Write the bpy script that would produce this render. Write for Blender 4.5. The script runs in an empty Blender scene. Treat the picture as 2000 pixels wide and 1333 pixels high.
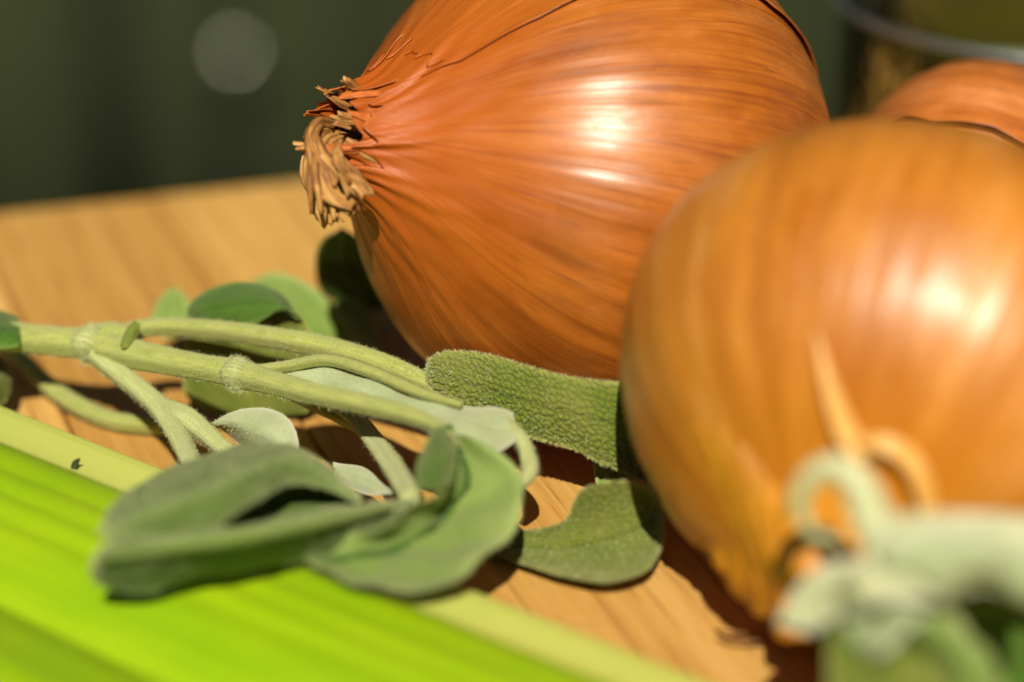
import bpy, math, random
import numpy as np
from mathutils import Vector, Matrix

random.seed(7)
MM = 0.001
scene = bpy.context.scene
col = scene.collection

# ------------------------------------------------------------------ camera, light, exposure
PITCH = math.radians(22.0)
CAM = np.array([0.0, -434.0, 187.0])            # millimetres; the large onion stands at Y = 0
FPX = 100.0 / 36.0 * 2000.0
cam_d = bpy.data.cameras.new('camera')
cam_d.lens = 100.0; cam_d.sensor_width = 36.0
cam_d.clip_start = 0.01; cam_d.clip_end = 50.0
cam_d.dof.use_dof = True
cam_d.dof.focus_distance = 0.436
cam_d.dof.aperture_fstop = 6.1
cam = bpy.data.objects.new('camera', cam_d); col.objects.link(cam)
cam.location = Vector(CAM * MM)
cam.rotation_euler = (math.radians(90) - PITCH, 0, 0)
scene.camera = cam

SUN_EL, SUN_AZ = math.radians(43), math.radians(-1)      # from behind the camera, a little to its right
world = bpy.data.worlds.new('World'); scene.world = world; world.use_nodes = True
wn = world.node_tree.nodes; wl = world.node_tree.links
sky = wn.new('ShaderNodeTexSky'); sky.sky_type = 'NISHITA'; sky.sun_disc = False
sky.air_density = .6; sky.dust_density = 2.5; sky.ozone_density = 0.0; sky.sun_elevation = SUN_EL; sky.sun_rotation = math.radians(180) - SUN_AZ
wl.new(sky.outputs[0], wn['Background'].inputs[0]); wn['Background'].inputs[1].default_value = 0.02
sun_d = bpy.data.lights.new('sun', 'SUN'); sun_d.energy = 5.0; sun_d.angle = math.radians(0.6)
sun_d.color = (1.0, 0.92, 0.77)
sun = bpy.data.objects.new('sun', sun_d); col.objects.link(sun)
sdir = Vector((math.sin(SUN_AZ) * math.cos(SUN_EL), -math.cos(SUN_AZ) * math.cos(SUN_EL), math.sin(SUN_EL)))
sun.rotation_euler = sdir.to_track_quat('Z', 'Y').to_euler()
sun.location = sdir * 2

vs = scene.view_settings
vs.view_transform = 'Standard'; vs.look = 'None'; vs.exposure = 0.25; vs.gamma = 1.0; vs.use_curve_mapping = False
scene.render.engine = 'CYCLES'
scene.cycles.use_denoising = True
scene.cycles.max_bounces = 8
scene.cycles.caustics_reflective = False

# ------------------------------------------------------------------ helpers
R_ = np.array([1.0, 0, 0])
F_ = np.array([0, math.cos(PITCH), -math.sin(PITCH)])
U_ = np.array([0, math.sin(PITCH), math.cos(PITCH)])

def ray(px, py):
    return F_ + R_ * (px - 1000.0) / FPX + U_ * (666.5 - py) / FPX
def Ph(px, py, h):                      # the point at height h (mm) over the board
    r = ray(px, py); return CAM + r * ((h - CAM[2]) / r[2])
def Py(px, py, Y):                      # the point at depth Y (mm) behind the large onion's centre
    r = ray(px, py); return CAM + r * ((Y - CAM[1]) / r[1])
def Pd(px, py, d):                      # the point d mm along the optical axis
    return CAM + ray(px, py) * d
def camvec(r, u, b):                    # right, up, towards the camera
    v = R_ * r + U_ * u - F_ * b
    return v / np.linalg.norm(v)

def catmull(pts, n):
    P = np.array(pts, float)
    if len(P) == 2:
        t = np.linspace(0, 1, n)[:, None]; return P[0] * (1 - t) + P[1] * t
    seg = np.linalg.norm(np.diff(P[:, :3], axis=0), axis=1) ** 0.75
    seg = np.maximum(seg, 1e-6)
    k = np.concatenate([[0], np.cumsum(seg)])
    ext = np.vstack([2 * P[0] - P[1], P, 2 * P[-1] - P[-2]])
    ke = np.concatenate([[k[0] - seg[0]], k, [k[-1] + seg[-1]]])
    out = []
    for t in np.linspace(0, k[-1], n):
        i = min(max(np.searchsorted(k, t, side='right') - 1, 0), len(P) - 2)
        t0, t1, t2, t3 = ke[i:i + 4]; p0, p1, p2, p3 = ext[i:i + 4]
        a1 = (t1 - t) / (t1 - t0) * p0 + (t - t0) / (t1 - t0) * p1
        a2 = (t2 - t) / (t2 - t1) * p1 + (t - t1) / (t2 - t1) * p2
        a3 = (t3 - t) / (t3 - t2) * p2 + (t - t2) / (t3 - t2) * p3
        b1 = (t2 - t) / (t2 - t0) * a1 + (t - t0) / (t2 - t0) * a2
        b2 = (t3 - t) / (t3 - t1) * a2 + (t - t1) / (t3 - t1) * a3
        out.append((t2 - t) / (t2 - t1) * b1 + (t - t1) / (t2 - t1) * b2)
    return np.array(out)

def link(name, verts, faces, mats, parent=None, smooth=True, attrs=None, matidx=None):
    """verts in mm, world; one mesh object"""
    V = np.asarray(verts, float)
    org = np.array(parent['_org']) if parent is not None and '_org' in parent else np.zeros(3)
    me = bpy.data.meshes.new(name)
    me.from_pydata(((V - org) * MM).tolist(), [], faces)
    for m in (mats if isinstance(mats, (list, tuple)) else [mats]):
        me.materials.append(m)
    n = len(me.polygons)
    me.polygons.foreach_set('use_smooth', [smooth] * n)
    if matidx is not None:
        me.polygons.foreach_set('material_index', matidx)
    for k, a in (attrs or {}).items():
        a = np.asarray(a, float)
        if a.ndim == 1:
            at = me.attributes.new(k, 'FLOAT', 'POINT'); at.data.foreach_set('value', a)
        else:
            at = me.attributes.new(k, 'FLOAT_VECTOR', 'POINT'); at.data.foreach_set('vector', a.ravel())
    me.update()
    o = bpy.data.objects.new(name, me); col.objects.link(o)
    if parent is not None:
        o.parent = parent
        o['_org'] = org.tolist() if False else parent['_org']
    return o

def thing(name, label, cat, org=(0, 0, 0), group=None):
    o = bpy.data.objects.new(name, None); col.objects.link(o)
    o.empty_display_size = 0.01
    o.location = Vector(np.array(org, float) * MM)
    o['_org'] = [float(x) for x in org]
    o['label'] = label; o['category'] = cat
    if group: o['group'] = group
    return o

def tag(o, label, cat, group=None):
    o['label'] = label; o['category'] = cat
    if group: o['group'] = group
    return o

def grid_faces(nu, nv, closed_v=False, flip=False, off=0):
    f = []
    for i in range(nu - 1):
        for j in range(nv if closed_v else nv - 1):
            a = off + i * nv + j; b = off + i * nv + (j + 1) % nv
            c = off + (i + 1) * nv + (j + 1) % nv; d = off + (i + 1) * nv + j
            f.append((a, d, c, b) if flip else (a, b, c, d))
    return f

def grid_normals(G):
    du = np.gradient(G, axis=0); dv = np.gradient(G, axis=1)
    n = np.cross(du, dv); l = np.linalg.norm(n, axis=2, keepdims=True)
    n = n / np.maximum(l, 1e-9)
    # collapsed rows take their neighbour's normal
    for i in range(1, G.shape[0]):
        bad = l[i, :, 0] < 1e-6; n[i, bad] = n[i - 1, bad]
    for i in range(G.shape[0] - 2, -1, -1):
        bad = l[i, :, 0] < 1e-6; n[i, bad] = n[i + 1, bad]
    return n

# ------------------------------------------------------------------ materials
def mat(name):
    m = bpy.data.materials.new(name); m.use_nodes = True
    nt = m.node_tree; return m, nt, nt.nodes['Principled BSDF']
def N(nt, typ, **kw):
    n = nt.nodes.new(typ)
    for k, v in kw.items():
        if k.startswith('i_'):
            n.inputs[k[2:].replace('_', ' ')].default_value = v
        else: setattr(n, k, v)
    return n
def ramp(nt, fac, stops, interp='LINEAR'):
    r = nt.nodes.new('ShaderNodeValToRGB'); r.color_ramp.interpolation = interp
    e = r.color_ramp.elements
    while len(e) < len(stops): e.new(0.5)
    for x, (p, c) in zip(e, stops): x.position = p; x.color = (*c, 1)
    nt.links.new(fac, r.inputs[0]); return r.outputs[0]
def mapped(nt, vec, scale):
    m = nt.nodes.new('ShaderNodeMapping'); m.inputs['Scale'].default_value = scale
    nt.links.new(vec, m.inputs['Vector']); return m.outputs[0]
def noise(nt, vec, scale, detail=3, rough=.5, dist=0.0):
    n = nt.nodes.new('ShaderNodeTexNoise')
    n.inputs['Scale'].default_value = scale; n.inputs['Detail'].default_value = detail
    n.inputs['Roughness'].default_value = rough; n.inputs['Distortion'].default_value = dist
    nt.links.new(vec, n.inputs['Vector']); return n.outputs[0]
def mix(nt, fac, a, b, blend='MIX'):
    m = nt.nodes.new('ShaderNodeMix'); m.data_type = 'RGBA'; m.blend_type = blend
    for sock, v in ((m.inputs[0], fac), (m.inputs[6], a), (m.inputs[7], b)):
        if hasattr(v, 'is_output'): nt.links.new(v, sock)
        elif isinstance(v, (int, float)): sock.default_value = v
        else: sock.default_value = (*v, 1)
    return m.outputs[2]
def maprange(nt, v, a, b, c=0., d=1.):
    m = nt.nodes.new('ShaderNodeMapRange')
    nt.links.new(v, m.inputs[0])
    for i, x in enumerate((a, b, c, d)): m.inputs[i + 1].default_value = x
    return m.outputs[0]
def math_(nt, op, a, b):
    m = nt.nodes.new('ShaderNodeMath'); m.operation = op
    for s, v in zip(m.inputs, (a, b)):
        if hasattr(v, 'is_output'): nt.links.new(v, s)
        else: s.default_value = v
    return m.outputs[0]
def nt_abs(nt, a):
    m = nt.nodes.new('ShaderNodeMath'); m.operation = 'ABSOLUTE'; nt.links.new(a, m.inputs[0]); return m.outputs[0]
def bump(nt, h, strength, dist):
    b = nt.nodes.new('ShaderNodeBump'); b.inputs['Strength'].default_value = strength
    b.inputs['Distance'].default_value = dist
    nt.links.new(h, b.inputs['Height']); return b.outputs[0]
def attr(nt, name, out):
    a = nt.nodes.new('ShaderNodeAttribute'); a.attribute_name = name; return a.outputs[out]

def onion_mat(name, light, mid, dark, neckc, rough=.3, seed=0., stripe=1.0, bs=.55, coat_r=.33):
    m, nt, p = mat(name); L = nt.links
    sk = attr(nt, 'sk', 'Vector')                 # (cos t, sin t, v)
    ad = nt.nodes.new('ShaderNodeVectorMath'); ad.operation = 'ADD'; ad.inputs[1].default_value = (seed, seed * 1.7, seed * .6)
    L.new(sk, ad.inputs[0]); v = ad.outputs[0]
    broad = noise(nt, mapped(nt, v, (3.2, 3.2, 1.1)), 1.0, 3, .55, .3)
    st1 = noise(nt, mapped(nt, v, (11, 11, .55)), 1.0, 2, .5)
    st2 = noise(nt, mapped(nt, v, (30, 30, .8)), 1.0, 3, .6)
    st3 = noise(nt, mapped(nt, v, (90, 90, 3.5)), 1.0, 3, .6)
    blot = noise(nt, mapped(nt, v, (9, 9, 5)), 1.0, 4, .65, .6)
    s = math_(nt, 'ADD', math_(nt, 'MULTIPLY', broad, .58), math_(nt, 'MULTIPLY', st1, .16 * stripe))
    s = math_(nt, 'ADD', s, math_(nt, 'MULTIPLY', blot, .24))
    c = ramp(nt, s, [(.36, dark), (.50, mid), (.62, light)])
    vein = ramp(nt, st2, [(.30, (.50, .42, .38)), (.44, (1, 1, 1))])
    c = mix(nt, .16 * stripe, c, vein, 'MULTIPLY')
    dash = noise(nt, mapped(nt, v, (46, 46, 4.5)), 1.0, 2, .5)
    c = mix(nt, maprange(nt, dash, .60, .72, 0, .42), c, (dark[0] * .8, dark[1] * .62, dark[2]))
    for k_, (sc_, w_, f_) in enumerate(((13, .014, .6), (22, .018, .5))):
        vl = noise(nt, mapped(nt, v, (sc_, sc_, .35)), 1.0, 1, .4)
        vl = nt_abs(nt, math_(nt, 'SUBTRACT', vl, .5))
        c = mix(nt, maprange(nt, vl, 0, w_, f_ * stripe, 0), c, (dark[0] * .75, dark[1] * .6, dark[2]))
    fib = ramp(nt, st3, [(.3, (.80, .76, .7)), (.6, (1.08, 1.06, 1.04))])
    c = mix(nt, .5, c, fib, 'MULTIPLY')
    vv = nt.nodes.new('ShaderNodeSeparateXYZ'); L.new(sk, vv.inputs[0])
    nk = maprange(nt, vv.outputs[2], .62, 1.02)
    c = mix(nt, math_(nt, 'MULTIPLY', nk, .75), c, neckc)
    spot = noise(nt, mapped(nt, v, (60, 60, 55)), 1.0, 2, .5)
    c = mix(nt, maprange(nt, spot, .74, .80), c, (.16, .06, .012))
    L.new(c, p.inputs['Base Color'])
    h = math_(nt, 'ADD', math_(nt, 'MULTIPLY', st1, .30), math_(nt, 'MULTIPLY', st2, .32))
    h = math_(nt, 'ADD', h, math_(nt, 'MULTIPLY', st3, .22))
    fine = noise(nt, mapped(nt, v, (170, 170, 150)), 1.0, 2, .6)
    h = math_(nt, 'ADD', h, math_(nt, 'MULTIPLY', fine, .14))
    L.new(bump(nt, h, bs, .0006), p.inputs['Normal'])
    L.new(maprange(nt, blot, .3, .7, rough - .04, rough + .1), p.inputs['Roughness'])
    p.inputs['IOR'].default_value = 1.45
    cb = math_(nt, 'ADD', math_(nt, 'MULTIPLY', st1, .5), math_(nt, 'MULTIPLY', st2, .35))
    cb = math_(nt, 'ADD', cb, math_(nt, 'MULTIPLY', fine, .05))
    L.new(bump(nt, cb, bs * 1.1, .0006), p.inputs['Coat Normal'])
    L.new(math_(nt, 'MULTIPLY', maprange(nt, vv.outputs[2], .45, .8, 1.0, .08), maprange(nt, noise(nt, mapped(nt, v, (16, 16, 7)), 1.0, 3, .6, .5), .34, .58, .25, 1.0)), p.inputs['Coat Weight']); p.inputs['Coat Roughness'].default_value = coat_r; p.inputs['Coat IOR'].default_value = 1.58
    p.inputs['Specular Tint'].default_value = (1, .93, .88, 1)
    return m

M_ONION = onion_mat('onion_skin_copper', (.50, .165, .024), (.39, .110, .007), (.24, .060, .003), (.40, .082, .006), .42, 0.0, 1.0, .5)
M_ONION2 = onion_mat('onion_skin_golden', (.62, .27, .06), (.52, .195, .018), (.40, .125, .006), (.53, .20, .004), .40, 3.1, .5, .9, .36)
M_ONION3 = onion_mat('onion_skin_small', (.66, .24, .07), (.50, .15, .02), (.32, .08, .012), (.5, .14, .02), .42, 6.3)

def dry_mat(name, a, b, c_, rough=.65):
    m, nt, p = mat(name); L = nt.links
    tc = nt.nodes.new('ShaderNodeTexCoord')
    uvw = attr(nt, 'uvw', 'Vector')                # (along, across, seed) in mm
    f = noise(nt, mapped(nt, uvw, (.18, 2.6, 1)), 1.0, 4, .6)
    g = noise(nt, tc.outputs['Object'], 260, 3, .6)
    s = math_(nt, 'ADD', math_(nt, 'MULTIPLY', f, .6), math_(nt, 'MULTIPLY', g, .4))
    c = ramp(nt, s, [(.36, a), (.5, b), (.64, c_)])
    L.new(c, p.inputs['Base Color']); p.inputs['Roughness'].default_value = rough
    L.new(bump(nt, f, .7, .0004), p.inputs['Normal'])
    return m
M_STRAW = dry_mat('dried_neck_straw', (.15, .055, .010), (.42, .20, .045), (.66, .39, .14))
M_DULL = dry_mat('dried_neck_brown', (.11, .04, .007), (.30, .125, .025), (.48, .25, .075))
M_RUST = dry_mat('dried_neck_rust', (.26, .05, .006), (.50, .125, .014), (.60, .20, .035), .5)
M_PAPER = dry_mat('papery_skin_flap', (.44, .165, .004), (.55, .215, .008), (.62, .27, .02), .42)
M_PEEL = dry_mat('pale_skin_peel', (.60, .28, .05), (.72, .38, .09), (.78, .46, .15), .4)
M_BROWN = dry_mat('dry_brown_shred', (.16, .07, .015), (.24, .11, .03), (.34, .17, .05))

def sage_mat(name, low, high, fuzz, rough=.75, sheen=.12):
    m, nt, p = mat(name); L = nt.links
    uvw = attr(nt, 'uvw', 'Vector'); cell = attr(nt, 'cell', 'Fac')
    n1 = noise(nt, mapped(nt, uvw, (.12, .12, 1)), 1.0, 3, .55)
    n2 = noise(nt, mapped(nt, uvw, (4.2, 4.2, 1)), 1.0, 4, .75)
    c = mix(nt, cell, low, high)
    c = mix(nt, maprange(nt, n1, .35, .68, 0, .45), c, fuzz)
    c = mix(nt, attr(nt, 'rim', 'Fac'), c, tuple(min(.6, x * 1.5 + .03) for x in fuzz))
    c = mix(nt, maprange(nt, n2, .45, .75, 0, .38), c, fuzz)
    L.new(c, p.inputs['Base Color']); p.inputs['Roughness'].default_value = rough
    p.inputs['Sheen Weight'].default_value = sheen; p.inputs['Sheen Roughness'].default_value = .5
    p.inputs['Sheen Tint'].default_value = (1, 1, .7, 1)
    p.inputs['Specular IOR Level'].default_value = .3
    L.new(bump(nt, n2, .7, .0003), p.inputs['Normal'])
    return m
M_SAGE = sage_mat('sage_upper', (.040, .078, .001), (.125, .175, .006), (.23, .235, .045))
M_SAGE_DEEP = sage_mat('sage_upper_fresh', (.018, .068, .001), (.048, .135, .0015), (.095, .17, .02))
M_SAGE_SOFT = sage_mat('sage_upper_soft', (.026, .070, .001), (.065, .130, .006), (.13, .18, .045))
M_UNDER = sage_mat('sage_underside', (.11, .20, .02), (.18, .27, .05), (.27, .33, .10))
M_MID = sage_mat('sage_underside_green', (.055, .125, .006), (.10, .18, .015), (.18, .25, .06))
M_SILVER = sage_mat('sage_underside_silver', (.27, .35, .15), (.36, .42, .22), (.47, .51, .31), .7, .2)
M_WHITE = sage_mat('sage_underside_white', (.48, .52, .24), (.58, .61, .33), (.70, .70, .46), .7, .2)
M_STEM = sage_mat('sage_stem', (.25, .32, .03), (.34, .40, .08), (.48, .49, .22), .7, .18)
M_STEM_PALE = sage_mat('sage_stem_pale', (.38, .43, .15), (.46, .50, .23), (.56, .57, .34), .7, .18)
m, nt, p = mat('plant_fuzz'); p.inputs['Base Color'].default_value = (.50, .53, .27, 1); p.inputs['Roughness'].default_value = .6
M_FUZZ = m

def stem_mat(name, green, mid_, fuzz):
    m, nt, p = mat(name); L = nt.links
    uvw = attr(nt, 'uvw', 'Vector'); cell = attr(nt, 'cell', 'Fac')
    st = noise(nt, mapped(nt, uvw, (.5, 5.5, 1)), 1.0, 4, .65)
    gr = noise(nt, mapped(nt, uvw, (9, 9, 1)), 1.0, 3, .7)
    c = mix(nt, maprange(nt, st, .38, .6), green, mid_)
    c = mix(nt, maprange(nt, gr, .42, .66, 0, .75), c, fuzz)
    L.new(c, p.inputs['Base Color']); p.inputs['Roughness'].default_value = .75
    p.inputs['Specular IOR Level'].default_value = .25
    p.inputs['Sheen Weight'].default_value = .2; p.inputs['Sheen Tint'].default_value = (1, 1, .75, 1)
    L.new(bump(nt, math_(nt, 'ADD', math_(nt, 'MULTIPLY', st, .7), math_(nt, 'MULTIPLY', gr, .6)), .8, .0004), p.inputs['Normal'])
    return m
M_STEM = stem_mat('sage_stem_woolly', (.19, .26, .012), (.35, .40, .06), (.54, .52, .25))
M_STEM_PALE = stem_mat('sage_stem_woolly_pale', (.28, .34, .06), (.40, .44, .16), (.54, .54, .32))
def celery_mat():
    m, nt, p = mat('celery'); L = nt.links
    uvw = attr(nt, 'uvw', 'Vector'); cell = attr(nt, 'cell', 'Fac')
    f = noise(nt, mapped(nt, uvw, (.012, .10, 1)), 1.0, 4, .6)
    g = noise(nt, mapped(nt, uvw, (.05, .08, 1)), 1.0, 3, .5)
    c = ramp(nt, f, [(.32, (.21, .38, .003)), (.5, (.26, .43, .003)), (.68, (.31, .465, .004))])
    c = mix(nt, maprange(nt, g, .35, .7, 0, .45), c, (.37, .49, .005))
    ff = noise(nt, mapped(nt, uvw, (.03, 1.1, 1)), 1.0, 4, .65)
    c = mix(nt, maprange(nt, ff, .35, .65, .0, .35), c, (.16, .34, .004))
    c = mix(nt, cell, c, (.60, .66, .14))
    c = mix(nt, maprange(nt, noise(nt, mapped(nt, uvw, (.9, .9, 1)), 1.0, 3, .6), .66, .74, 0, .3), c, (.40, .42, .06))
    L.new(c, p.inputs['Base Color']); p.inputs['Roughness'].default_value = .38
    p.inputs['Subsurface Weight'].default_value = .25
    p.inputs['Subsurface Radius'].default_value = (1., 1., .2); p.inputs['Subsurface Scale'].default_value = .003
    fine = noise(nt, mapped(nt, uvw, (.6, 3, 1)), 1.0, 3, .6)
    L.new(bump(nt, fine, .25, .0004), p.inputs['Normal'])
    return m
M_CELERY = celery_mat()

def wood_mat():
    m, nt, p = mat('board_wood'); L = nt.links
    tc = nt.nodes.new('ShaderNodeTexCoord'); oi = nt.nodes.new('ShaderNodeObjectInfo')
    ad = nt.nodes.new('ShaderNodeVectorMath'); ad.operation = 'ADD'
    sc = nt.nodes.new('ShaderNodeVectorMath'); sc.operation = 'SCALE'; sc.inputs[0].default_value = (3, 7, 5)
    L.new(oi.outputs['Random'], sc.inputs['Scale'])
    L.new(tc.outputs['Object'], ad.inputs[0]); L.new(sc.outputs[0], ad.inputs[1])
    v = ad.outputs[0]
    fig = noise(nt, mapped(nt, v, (45, 4, 40)), 1.0, 4, .55, .6)
    grain = noise(nt, mapped(nt, v, (420, 9, 200)), 1.0, 4, .6)
    pore = noise(nt, mapped(nt, v, (1500, 40, 800)), 1.0, 2, .5)
    s = math_(nt, 'ADD', math_(nt, 'MULTIPLY', fig, .55), math_(nt, 'MULTIPLY', grain, .45))
    c = ramp(nt, s, [(.36, (.53, .285, .066)), (.5, (.63, .365, .10)), (.66, (.70, .435, .14))])
    tone = ramp(nt, oi.outputs['Random'], [(0, (.80, .75, .66)), (1, (1.06, 1.05, 1.02))])
    c = mix(nt, 1.0, c, tone, 'MULTIPLY')
    c = mix(nt, maprange(nt, pore, .56, .70, 0, .6), c, (.26, .11, .025))
    line = noise(nt, mapped(nt, v, (300, 4, 150)), 1.0, 3, .6, .4)
    c = mix(nt, maprange(nt, line, .585, .66, 0, .5), c, (.30, .125, .025))
    mp = nt.nodes.new('ShaderNodeMapping'); mp.inputs['Rotation'].default_value = (0, 0, .9); mp.inputs['Scale'].default_value = (22, 1300, 1)
    L.new(v, mp.inputs['Vector']); cut = noise(nt, mp.outputs[0], 1.0, 1, .5)
    c = mix(nt, maprange(nt, cut, .74, .78, 0, .45), c, (.34, .16, .04))
    L.new(c, p.inputs['Base Color']); p.inputs['Roughness'].default_value = .5
    p.inputs['Specular IOR Level'].default_value = .3
    L.new(bump(nt, math_(nt, 'ADD', grain, pore), .35, .0002), p.inputs['Normal'])
    return m
M_WOOD = wood_mat()
def plain(name, c, rough=.6, **kw):
    m, nt, p = mat(name); L = nt.links
    tc = nt.nodes.new('ShaderNodeTexCoord')
    n = noise(nt, tc.outputs['Object'], kw.pop('scale', 30), 3)
    L.new(mix(nt, maprange(nt, n, .3, .7), tuple(x * .8 for x in c), tuple(x * 1.15 for x in c)), p.inputs['Base Color'])
    p.inputs['Roughness'].default_value = rough
    for k, x in kw.items(): p.inputs[k].default_value = x
    return m
M_TABLE = plain('dark_table_paint', (.02, .024, .012), .5)
M_FLOOR = plain('dark_floor', (.02, .022, .014), .7, scale=4)
M_CURTAIN = plain('dark_green_cloth', (.021, .030, .0035), .9, scale=3)
M_GLINT_BALL = plain('glint_ball_metal', (.66, .70, .50), .12, scale=60, Metallic=1.0)
M_OIL = plain('olive_oil', (.13, .10, .012), .05, **{'Transmission Weight': .35, 'IOR': 1.47})
def glass_mat():
    m, nt, p = mat('clear_jar_glass'); L = nt.links
    tc = nt.nodes.new('ShaderNodeTexCoord')
    tr = nt.nodes.new('ShaderNodeBsdfTransparent'); tr.inputs[0].default_value = (.93, .94, .84, 1)
    gl = nt.nodes.new('ShaderNodeBsdfGlossy'); gl.inputs['Roughness'].default_value = .16; gl.inputs['Color'].default_value = (1, .98, .85, 1)
    fr = nt.nodes.new('ShaderNodeFresnel'); fr.inputs['IOR'].default_value = 1.22
    bn = bump(nt, noise(nt, tc.outputs['Object'], 120, 2), .6, .003)
    L.new(bn, gl.inputs['Normal']); L.new(bn, fr.inputs['Normal'])
    mx = nt.nodes.new('ShaderNodeMixShader'); L.new(fr.outputs[0], mx.inputs[0]); L.new(tr.outputs[0], mx.inputs[1]); L.new(gl.outputs[0], mx.inputs[2])
    L.new(mx.outputs[0], nt.nodes['Material Output'].inputs['Surface']); return m
M_GLASS = glass_mat()
M_GLINT_BAND = plain('glint_band_metal', (.5, .55, .56), .42, scale=90, Metallic=1.0)
M_CRUMB = plain('dried_crumb', (.02, .035, .005), .8)
M_ROOT = plain('onion_root_plate', (.34, .24, .12), .9, scale=900)

# ------------------------------------------------------------------ setting
def box(name, c, s, m, parent=None, rotz=0., bev=0.0):
    """c, s in mm"""
    x, y, z = [k / 2 for k in s]
    b = min(bev, z * .9)
    V = []; F = []
    if b > 0:
        rings = [(-z, x - b, y - b), (-z + b, x, y), (z - b, x, y), (z - b * .3, x - b * .3, y - b * .3), (z, x - b, y - b)]
    else:
        rings = [(-z, x, y), (z, x, y)]
    for (zz, xx, yy) in rings:
        V += [(-xx, -yy, zz), (xx, -yy, zz), (xx, yy, zz), (-xx, yy, zz)]
    for i in range(len(rings) - 1):
        for j in range(4):
            F.append((i * 4 + j, i * 4 + (j + 1) % 4, (i + 1) * 4 + (j + 1) % 4, (i + 1) * 4 + j))
    F.append((3, 2, 1, 0)); k = (len(rings) - 1) * 4; F.append((k, k + 1, k + 2, k + 3))
    me = bpy.data.meshes.new(name); me.from_pydata([tuple(q * MM for q in v) for v in V], [], F); me.materials.append(m)
    o = bpy.data.objects.new(name, me); col.objects.link(o)
    o.location = Vector(c) * MM; o.rotation_euler = (0, 0, rotz)
    if parent: o.parent = parent
    return o

ROT = math.radians(18.5)
ca, sa = math.cos(ROT), math.sin(ROT)
BT = 22.0
edge_mid = np.array([-42.0, 117.0])             # a point of the board's far edge
BL = 330.0
def board_xy(s, t):                             # s across the staves, t from the far edge towards the viewer
    return edge_mid + np.array([ca, sa]) * s + np.array([sa, -ca]) * t
bc = board_xy(40, BL / 2)
board = thing('cutting_board', 'honey coloured wooden cutting board of glued staves under the vegetables', 'cutting board', (bc[0], bc[1], -BT))
board.rotation_euler = (0, 0, ROT)
s = -170.0; k = 0
widths = [38, 44, 41, 36.5, 46, 40, 43, 39, 45, 42, 40]
tot = sum(widths); x0 = -tot / 2.0 - 4
for w in widths:
    b = box('stave', (x0 + w / 2, 0, BT / 2 - (0.12 if k % 2 else 0.0)), (w - .25, BL, BT), M_WOOD, board, 0, .8)
    x0 += w; k += 1
tb = box('table_top', (bc[0], bc[1], -BT - 15.5), (tot + 30, BL + 20, 30), M_TABLE, None, ROT, 2)
tb['kind'] = 'structure'
fl = box('floor', (0, 1000, -770), (6000, 7000, 20), M_FLOOR); fl['kind'] = 'structure'
for i, (a, b_) in enumerate([(-1, -1), (1, -1), (1, 1), (-1, 1)]):
    lx, ly = a * (tot / 2 - 20), b_ * (BL / 2 - 20)
    lg = box('table_leg', (bc[0] + ca * lx - sa * ly, bc[1] + sa * lx + ca * ly, -30.4 - BT - .0 - 364.8), (36, 36, 729.6), M_TABLE, None, ROT, 2)
    lg['kind'] = 'structure'
# curtain with soft folds far behind
nx, nz = 900, 6
X = np.linspace(-1500, 1500, nx); V = []
for zi in np.linspace(-755, 700, nz):
    for x in X:
        V.append((x, 1900 + 26 * math.sin(x / 24 + .9 + .5 * math.sin(x / 70)) + 10 * math.sin(x / 11) + 22 * math.sin(x / 57), zi))
cur = link('curtain', V, grid_faces(nz, nx), M_CURTAIN)
so = cur.modifiers.new('thickness', 'SOLIDIFY'); so.thickness = .002
tag(cur, 'dark green cloth curtain hanging in folds far behind the board', 'curtain')

# ------------------------------------------------------------------ onions
PROF = [(-.90, .0), (-.905, .06), (-.90, .14), (-.865, .30), (-.76, .54), (-.58, .765), (-.34, .925), (-.08, .995), (.10, .995),
        (.30, .955), (.48, .88), (.63, .775), (.755, .65), (.86, .51), (.945, .395), (1.02, .292), (1.09, .222), (1.16, .178), (1.25, .155)]
PROF_FLAT = [(z * (.80 if z < 0 else .90), r) for z, r in PROF]
def hashnoise(seed):
    rs = np.random.RandomState(seed)
    ph = rs.rand(40) * 6.283; am = rs.rand(40)
    return ph, am
def rib(theta, seed, freqs):
    ph, am = hashnoise(seed); o = np.zeros_like(theta)
    for i, f in enumerate(freqs): o += np.sin(theta * f + ph[i]) * am[i]
    return o / max(1, len(freqs)) ** .5

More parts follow.
